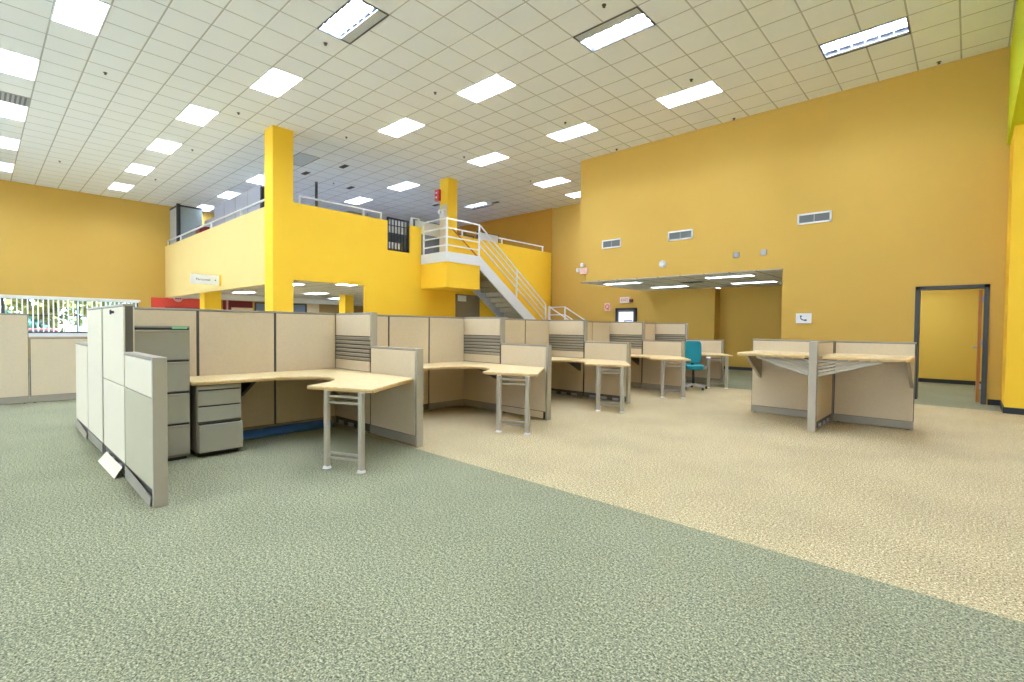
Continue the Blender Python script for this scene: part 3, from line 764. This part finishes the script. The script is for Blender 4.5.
# ------------------------------------------------------------------ teal office chair
t = thing('office_chair', 'teal swivel office chair between the two farthest desks', 'chair', (-4.38, 10.56, 0), math.radians(28))
def cushion(nm, sx, sy, sz, loc, m, curve=0):
    bm = bmesh.new(); bmesh.ops.create_cube(bm, size=1)
    bmesh.ops.scale(bm, vec=(sx, sy, sz), verts=bm.verts)
    bmesh.ops.subdivide_edges(bm, edges=bm.edges, cuts=3, use_grid_fill=True)
    for v in bm.verts:
        u = v.co.x/(sx/2); w_ = v.co.z/(sz/2) if sz > sy else v.co.y/(sy/2)
        if sz > sy: v.co.y += curve*(u*u)+curve*.5*w_*w_
        else: v.co.z += curve*(u*u)
        k = 1-.10*(w_*w_); v.co.x *= k
    me = bpy.data.meshes.new(nm); bm.to_mesh(me); bm.free(); me.materials.append(m)
    for p in me.polygons: p.use_smooth = True
    o = bpy.data.objects.new(nm, me); COL.objects.link(o); o.parent = t; o.location = loc
    sb = o.modifiers.new('sub', 'SUBSURF'); sb.levels = 2; sb.render_levels = 2
    return o
cushion('seat', .41, .44, .10, (0, 0, .47), M_TEAL, .01)
cushion('backrest', .36, .09, .50, (0, .25, .79), M_TEAL, -.03)
MB().bar((0, .22, .44), (0, .31, .62), .06, .015).bar((0, .31, .62), (0, .31, .8), .06, .015).build('back_support', M_BLACK, t)
for sd in (-1, 1):
    ar = MB().bar((.22*sd, .02, .44), (.29*sd, .02, .50), .04, .02).bar((.29*sd, .02, .49), (.29*sd, .02, .68), .04, .02).build('armrest', M_PLAST, t)
    box(.26*sd, .33*sd, -.14, .14, .675, .70).build('arm_pad', M_WHITE2, ar, bevel=.01)
MB().tube((0, 0, .12), (0, 0, .42), .028, 14).build('gas_lift', M_BLACK, t)
sb_ = MB()
for k in range(5):
    a = math.radians(18+72*k); sb_.bar((0, 0, .11), (.29*math.cos(a), .29*math.sin(a), .075), .045, .03)
sb_.build('star_base', M_PLAST, t)
for k in range(5):
    a = math.radians(18+72*k); x, y = .29*math.cos(a), .29*math.sin(a)
    MB().tube((x-.02, y, .03), (x+.02, y, .03), .03, 14).build('caster', M_BLACK, t)

# ------------------------------------------------------------------ landing, stairs and rails
LX, LY0, LY1, LZ = -11.6, 9.62, 11.0, 3.57
t = thing('staircase', '', '')
t['label'] = 'white and yellow steel staircase with landing coming down from the mezzanine'; t['category'] = 'stairs'
stair = t
box(XM+.003, LX, LY0, LY1, 2.50, 3.27).build('landing_box', W_YEL, t)
box(XM+.003, LX+.02, LY0-.02, LY1, 3.27, LZ).build('landing_edge', M_WHITE, t)
YE = 14.4; ZE = 1.2
def strg(x): return MB().prism_ax([(LY1, LZ), (LY1, LZ-.42), (YE-.3, ZE-.24), (YE, ZE-.24), (YE, ZE)], x, x+.05, 'x')
strg(LX-.05+.02).build('stringer', M_WHITE, t)
strg(XM+.02).build('stringer', M_GREYP, t)
n = 14
for k in range(n):
    y = LY1+(YE-LY1)*(k+.5)/n; z = LZ-(LZ-ZE)*(k+1)/n
    MB().box(XM+.07, LX-.03, y-.16, y+.15, z-.03, z).box(XM+.07, LX-.03, y-.16, y-.13, z-.03, z+(LZ-ZE)/n-.03).build('tread', M_STEP, t)
# lower landing and flight turning towards the room
box(XM+.003, LX+.1, YE, YE+1.1, ZE-.2, ZE).build('lower_landing', M_STEP, t)
for x, y in ((LX+.02, YE+.06), (LX+.02, YE+1.04), (XM+.1, YE+1.04)):
    box(x-.04, x+.04, y-.04, y+.04, 0, ZE-.2).build('support_post', M_STEP, t)
for k in range(7):
    z = ZE-(k+1)*ZE/8
    MB().box(LX+.1+k*.27, LX+.1+(k+1)*.27, YE, YE+1.1, z-.04, z).build('tread', M_STEP, t)
for yy in (YE, YE+1.06): MB().prism_ax([(LX+.1, ZE), (LX+.1, ZE-.3), (LX+2.0, -.0), (LX+2.35, 0.0), (LX+2.3, .08)], yy, yy+.04, 'y').build('stringer', M_WHITE, t)
def rail(nm, pts, hgt, bars, posts, label, r=.022, parent=None, m=None):
    """pts: floor line of the rail; bars: heights; posts: fractions list (segment, t)"""
    parent = stair
    for bz in bars:
        m_ = MB()
        for a, b in zip(pts[:-1], pts[1:]): m_.bar((a[0], a[1], a[2]+bz), (b[0], b[1], b[2]+bz), r*1.6)
        m_.build('rail_bar', m or M_WHITE, parent)
    for (i, f) in posts:
        a, b = Vector(pts[i]), Vector(pts[i+1]); p = a.lerp(b, f)
        MB().bar(p, p+Vector((0, 0, hgt)), r*2).build('railing_post', m or M_WHITE, parent)
    return parent
rail('stair_railing', [(XM+.1, LY0+.02, LZ), (LX-.02, LY0+.02, LZ), (LX-.02, LY1-.02, LZ)], 1.02, (1.0, .72, .45, .2), [(0, 0), (0, 1), (1, 1)], 'white landing railing at the stair head')
rail('stair_railing', [(LX-.02, LY1+.03, LZ), (LX-.02, YE, ZE)], 1.0, (.98, .78, .56, .34), [(0, .52), (0, 1)], 'white sloping stair railing on the room side')
rail('stair_railing', [(XM+.09, LY1-.2, LZ+.1), (XM+.09, YE, ZE)], .95, (.92,), [(0, .5), (0, .98)], 'dark sloping handrail on the wall side of the stairs', m=M_WOODD)
rail('stair_railing', [(-12.3, YE+1.05, ZE), (-11.5, YE+1.05, ZE), (LX+2.3, YE+1.05, -.02)], .92, (.92, .62, .32), [(0, .02), (0, 1), (1, .95)], 'white railing of the lower stair flight by the back wall')
rail('stair_railing', [(LX+.12, YE+.02, ZE), (LX+2.3, YE+.02, -.02)], .9, (.9, .45), [(0, 0.02), (0, .95)], 'white near railing of the lower stair flight')

def short_rail(x0, y0, x1, y1, z0, hh, nposts, label):
    t = thing('wall_top_railing', label, 'railing', (x0, y0, z0))
    MB().bar((0, 0, hh), (x1-x0, y1-y0, hh), .05, .04).build('rail_bar', M_WHITE, t)
    for f in nposts: MB().bar(((x1-x0)*f, (y1-y0)*f, 0), ((x1-x0)*f, (y1-y0)*f, hh-.02), .045).build('post', M_WHITE, t)
short_rail(-24.7, YF+.06, -13.45, YF+.06, 4.55, .22, (.003, .17, .50, .75, .995), 'long white rail on top of the mezzanine wall left of the yellow column')
short_rail(XM-.06, 5.74, XM-.06, 8.2, 4.46, .2, (.005, .76, .993), 'white rail on top of the yellow wall between column and black gate')
short_rail(XM-.06, 9.27, XM-.06, 9.57, 4.44, .26, (.02, .98), 'very short white rail right of the black gate')
short_rail(XM-.06, 11.35, XM-.06, 15.8, 4.42, .2, (.01, .45, .99), 'white rail on top of the yellow wall behind the stairs')
# black gate in the notch
t = thing('lattice_gate', 'black metal lattice gate in the notch of the yellow mezzanine wall', 'gate', (XM-.06, 8.4, 3.58))
Wg, Hg = .78, 1.0
MB().box(-.02, .02, 0, .05, 0, Hg).box(-.02, .02, Wg-.07, Wg, 0, Hg).box(-.02, .02, 0, Wg, 0, .05).box(-.02, .02, 0, Wg, Hg-.05, Hg).build('frame', M_BLACK, t)
for k in range(5): box(-.01, .01, .13+.115*k, .155+.115*k, .05, Hg-.05).build('vertical_bar', M_BLACK, t)
for z in (.76,): box(-.012, .012, .05, Wg-.07, z, z+.02).build('horizontal_bar', M_BLACK, t)
box(-.012, .012, .05, Wg-.07, .50, .545).build('horizontal_bar', M_BLACK, t)
mpane = mat('white_gate_pane', (236, 238, 240), rough=.5)
for k in range(4):
    for z0, z1 in ((.56, .74), (.80, .93)): box(-.03, -.02, .165+.115*k, .235+.115*k, z0, z1).build('pane', mpane, t)
    box(-.03, -.02, .055+.115*k, .12+.115*k, .08, .26).build('pane', mpane, t)
for z0, z1 in ((.56, .74), (.80, .93)): box(-.03, -.02, .055, .12, z0, z1).build('pane', mpane, t)
box(-.03, -.015, .05, Wg-.07, .27, .50).build('infill_sheet', M_DARK, t)
box(-.03, -.015, .58, Wg-.07, .05, .28).build('infill_sheet', M_DARK, t)

# grey door with white notice below the landing
t = thing('door_3', '', ''); del t['label'], t['category']; t['kind'] = 'structure'; t.location = (XM+.002, 11.05, 0)
box(0, .04, 0, 1.1, 0, 2.42).build('door_leaf', mat('taupe_door_paint', (134, 120, 98), rough=.6), t)
MB().tube((.04, .1, 1.0), (.09, .1, 1.0), .025, 12).build('door_handle', M_PLAST, t)
tag(box(XM+.045, XM+.055, 11.12, 11.5, 2.18, 2.38).build('door_notice', M_WHITE2), 'small white notice high on the taupe door below the landing', 'sign')

# column gear
t = thing('fire_alarm', 'red fire alarm box with two white marks on the back yellow column', 'fire alarm', (-13.33, 10.64, 5.74))
box(-.10, .12, -.05, .058, -.19, .19).build('housing', M_REDP, t, bevel=.01)
box(-.03, .04, -.06, -.05, .05, .1).build('white_mark', M_WHITE2, t); box(-.03, .04, -.06, -.05, -.1, -.05).build('white_mark', M_WHITE2, t)
t = thing('emergency_light', 'small twin-head emergency light on the back yellow column', 'emergency light', (-13.06, 10.68, 5.05))
box(-.12, .12, -.05, -.001, -.06, .06).build('housing', M_WHITE2, t, bevel=.006)
for u in (-.1, .1): MB().tube((u, -.04, .10), (u, -.11, .10), .05, 14, .06).build('lamp_head', M_WHITE, t)
tag(box(-13.26, -12.87, 10.682, 10.699, 3.51, 5.4).build('column_cladding_panel', W_CREAM), 'cream panel on the lower left face of the back column', 'panel')

# blade sign
t = thing('hanging_sign', 'white projecting sign with dark lettering and an arrow below the mezzanine wall', 'sign', (-17.9, 5.0, 2.72))
box(-.02, .02, -.45, .36, -.15, .16).build('sign_board', M_WHITE, t, bevel=.004)
box(-.03, .03, .36, .415, -.18, .18).build('mounting_bar', W_YEL, t)
def text_mesh(body, size, m, parent, loc, rot, nm='lettering'):
    cu = bpy.data.curves.new(nm, 'FONT'); cu.body = body; cu.size = size; cu.extrude = .002; cu.align_x = 'CENTER'; cu.align_y = 'CENTER'
    tmp = bpy.data.objects.new(nm+'_c', cu); COL.objects.link(tmp)
    dg = bpy.context.evaluated_depsgraph_get(); me = bpy.data.meshes.new_from_object(tmp.evaluated_get(dg))
    bpy.data.objects.remove(tmp); me.materials.clear(); me.materials.append(m)
    o = bpy.data.objects.new(nm, me); COL.objects.link(o); o.parent = parent; o.location = loc; o.rotation_euler = rot
    return o
RX = (math.pi/2, 0, math.pi/2)        # facing +X
RY = (math.pi/2, 0, 0)                # facing -Y
text_mesh('Personnel', .10, M_DARK, t, (.022, -.10, .0), RX)
MB().add([(.0205, .22, -.02), (.0205, .27, -.02), (.0205, .245, .03), (.024, .22, -.02), (.024, .27, -.02), (.024, .245, .03)], [(0, 1, 2), (3, 4, 5), (0, 1, 4, 3), (1, 2, 5, 4), (2, 0, 3, 5)]).build('arrow', M_DARK, t)

# mezzanine furniture
t = thing('glass_office', 'dark framed translucent office box in the far upper left corner', 'partition', (-23.7, 5.62, 3.5))
gl = mat('frosted_panel', (200, 206, 214), rough=.3)
gl2 = mat('grey_glass_panel', (150, 158, 152), rough=.3)
box(-1.19, -.05, -.015, .015, .02, 2.58).build('front_panel', gl, t)
box(-.015, .015, .05, .84, .02, 2.58).build('side_panel', gl2, t)
MB().box(-.06, .06, -.06, .06, 0, 2.68).build('corner_post', M_BLACK, t)
MB().box(-1.19, 0, -.03, .03, 2.58, 2.65).box(-.03, .03, 0, .86, 2.58, 2.65).build('head_rail', M_BLACK, t)
def upanel(lab, x0, x1, y, z1, m=M_GREYP):
    t = thing('upper_partition', lab, 'partition', (x0, y, 3.5), 0, 'grey partitions on the mezzanine')
    L = x1-x0; h = z1-3.5
    box(.02, L-.02, -.025, .025, .02, h-.03).build('panel', m, t); MB().box(0, .03, -.03, .03, 0, h).box(L-.03, L, -.03, .03, 0, h).box(0, L, -.03, .03, h-.03, h).build('frame', M_PLAST, t)
xs = [-22.2, -21.0, -19.8, -18.6, -17.4]
for k in range(4):
    upanel('tall lavender-grey partition on the mezzanine left of the column, %s from the left' % ORD[k], xs[k], xs[k+1]-.01, 6.5, 5.98)
upanel('shorter lavender-grey partition seen beside the dark framed glass office', -23.6, -22.25, 6.55, 5.6)
t = thing('upper_post', 'dark post with a box at the left edge of the yellow column on the mezzanine', 'post', (-17.1, 6.4, 3.5))
box(-.06, .06, -.05, .05, 0, 2.3).build('pole', M_DARK, t); box(-.12, .25, -.1, .1, 1.2, 1.5).build('box', M_DARK, t)
tag(box(-21.9, -21.4, 5.75, 6.1, 3.5, 5.02).build('red_cabinet', M_DRED, bevel=.01), 'dark red cabinet top peeking over the mezzanine wall', 'cabinet')
tag(box(-14.6, -14.54, 6.98, 7.04, 3.5, 5.62).build('utility_pole', M_DARK), 'thin dark vertical pole on the mezzanine right of the yellow column', 'pole')
t = thing('upper_partition', 'dark sloped grey screen behind the long white rail', 'partition', (-15.0, 8.0, 3.5), 0)
MB().prism_ax([(-.7, 0), (1.0, 0), (1.0, 1.55), (.3, 1.55), (-.7, 1.2)], -.03, .03, 'x').build('panel', M_GREYD, t)
MB().box(-.04, .04, 1.0, 1.05, 0, 1.6).build('frame', M_PLAST, t)
def xpanel(lab, x, y0, y1, z1, m, mtop=None, split=None):
    t = thing('upper_partition', lab, 'partition', (x, y0, 3.5)); L = y1-y0; h = z1-3.5
    if mtop: box(-.025, .025, .02, L-.02, .02, split-3.5).build('panel', m, t); box(-.025, .025, .02, L-.02, split-3.5+.02, h-.03).build('upper_panel', mtop, t)
    else: box(-.025, .025, .02, L-.02, .02, h-.03).build('panel', m, t)
    MB().box(-.03, .03, 0, .03, 0, h).box(-.03, .03, L-.05, L, 0, h).box(-.03, .03, 0, L, h-.03, h).build('frame', M_DARK, t)
xpanel('grey partition with white upper half seen through the landing railing', -14.6, 10.6, 12.2, 5.12, M_GREYD, M_WHITE, 4.62)
xpanel('white panel with dark right edge behind the stair head', -14.2, 13.3, 14.5, 5.05, M_WHITE)
xpanel('grey low partition right of the back column', -14.4, 12.2, 13.3, 4.85, M_GREYD, M_PLAST, 4.55)

# ------------------------------------------------------------------ things on the tall side wall
def grille(x0, x1, z0, z1, label):
    t = thing('wall_vent', label, 'vent', ((x0+x1)/2, YR, (z0+z1)/2), 0, 'vents on the side wall'); a = (x1-x0)/2; b = (z1-z0)/2
    MB().box(-a, a, -.02, -.001, -b, -b+.035).box(-a, a, -.02, -.001, b-.035, b).box(-a, -a+.035, -.02, -.001, -b, b).box(a-.035, a, -.02, -.001, -b, b).build('frame', M_WHITE, t)
    box(-a+.03, a-.03, -.006, -.001, -b+.03, b-.03).build('backing', M_VENTG, t)
    for k in range(4):
        z = -b+.05+k*(2*b-.1)/3.6; box(-a+.035, a-.035, -.014, -.006, z, z+.008).build('slat', M_GREYD, t)
    box(-.008, .008, -.016, -.006, -b+.035, b-.035).build('mullion', M_PLAST, t)
grille(-2.83, -2.19, 3.60, 3.83, 'white framed vent on the side wall, rightmost and largest in view')
grille(-5.82, -5.16, 3.58, 3.82, 'white framed vent on the side wall, middle of the three')
grille(-7.82, -7.2, 3.58, 3.82, 'white framed vent on the side wall, leftmost of the three')
t = thing('smoke_detector', 'white round detector on the wall above the recess opening', 'detector', (-5.95, YR, 3.0))
MB().tube((0, -.001, 0), (0, -.03, 0), .10, 24).build('base', M_WHITE2, t); MB().tube((0, -.03, 0), (0, -.07, 0), .09, 24, .05).build('dome', M_WHITE, t)
for x, l in ((-4.1, 'left'), (-3.5, 'right')):
    t = thing('wall_plate', 'small grey square plate above the recess corner, %s of the pair' % l, 'wall plate', (x, YR, 3.07))
    box(-.065, .065, -.03, -.001, -.065, .065).build('cover', M_PLAST, t, bevel=.006); box(-.05, .05, -.04, -.03, -.04, .04).build('button', M_PLAST, t)
t = thing('emergency_light', 'pale pink and white emergency light at the left corner of the side wall', 'emergency light', (-8.42, YR, 3.0))
box(-.12, .14, -.08, -.001, -.1, .08).build('housing', M_PINK, t, bevel=.01)
for x, z in ((-.15, 0.02), (.0, .16)): MB().tube((x, -.05, z), (x-.02, -.13, z), .05, 14, .065).build('lamp_head', M_WHITE, t)
box(.0, .04, -.03, -.001, -.3, -.1).build('conduit', W_OCHRE, t)
t = thing('phone_sign', 'white wall sign with a dark telephone handset symbol', 'sign', (-2.66, YR, 1.56))
box(-.15, .15, -.02, -.001, -.11, .11).build('plate', M_WHITE, t, bevel=.003)
pm = MB()
pts = [(-.055, .045), (-.058, .01), (-.04, -.02), (-.005, -.04), (.035, -.042)]
for a, b in zip(pts[:-1], pts[1:]): pm.bar((a[0], -.022, a[1]), (b[0], -.022, b[1]), .004, .02)
pm.box(-.07, -.035, -.024, -.02, .025, .06).box(.02, .06, -.024, -.02, -.058, -.025)
pm.build('handset_symbol', mat('navy_ink', (60, 76, 110)), t)

# doorway with open wooden door
t = thing('door_1', '', ''); del t['label'], t['category']; t['kind'] = 'structure'; t.location = (0, YR, 0)
MB().box(-.78, -.71, -.02, .22, 0, 2.15).box(.18, .25, -.02, .22, 0, 2.15).box(-.78, .25, -.02, .22, 2.09, 2.155).build('door_frame', M_DARK, t)
box(.115, .16, .22, 1.08, .01, 2.07).build('door_leaf', M_WOODD, t, bevel=.003)
MB().tube((.115, 1.0, 1.0), (.05, 1.0, 1.0), .02, 12).bar((.06, 1.0, 1.0), (.06, .88, 1.0), .02).build('door_handle', M_PLAST, t)
for z in (.25, 1.05, 1.85): box(.155, .182, .205, .235, z, z+.1).build('hinge', M_PLAST, t)

# back wall door with glass, EXIT sign, extinguisher sign
t = thing('door_4', '', ''); del t['label'], t['category']; t['kind'] = 'structure'; t.location = (-9.32, YB, 0); t.scale = (.78, 1, .975)
MB().box(-.55, -.45, -.06, 0, 0, 2.12).box(.45, .55, -.06, 0, 0, 2.12).box(-.55, .55, -.06, 0, 2.04, 2.12).build('door_frame', M_DARK, t)
MB().box(-.45, -.39, -.045, 0, 0, 2.04).box(.39, .45, -.045, 0, 0, 2.04).box(-.45, .45, -.045, 0, 1.97, 2.04).box(-.45, .45, -.045, 0, 0, .3).build('door_leaf', M_GREYD, t)
gday = emis('door_glass_daylight_glow', (214, 226, 250), 1.0)  # emission in the pane stands in for daylight beyond the door
box(-.39, .39, -.025, -.01, .3, 1.97).build('pane', gday, t)
MB().box(-.1, .34, -.035, -.026, 1.62, 1.66).box(-.1, -.06, -.035, -.026, .9, 1.66).box(-.34, .34, -.06, -.026, 1.0, 1.05).build('push_bar', M_GREYD, t)
t = thing('exit_sign', 'lit exit sign above the glazed door in the back wall', 'sign', (-9.37, YB, 2.36))
box(-.2, .2, -.06, -.001, -.11, .11).build('housing', M_WHITE2, t, bevel=.01)
text_mesh('EXIT', .145, mat('exit_red', (220, 90, 80)), t, (0, -.062, 0), RY)
box(.2, .32, -.09, -.01, -.08, .02).build('side_lamp', M_DRED, t, bevel=.01)
t = thing('extinguisher_sign', 'pink square sign with a red letter on the back wall left of the door', 'sign', (-10.12, YB, 2.12))
box(-.13, .13, -.03, -.001, -.15, .15).build('plate', M_PINK, t, bevel=.01)
text_mesh('Q', .24, M_REDP, t, (0, -.032, 0), RY)
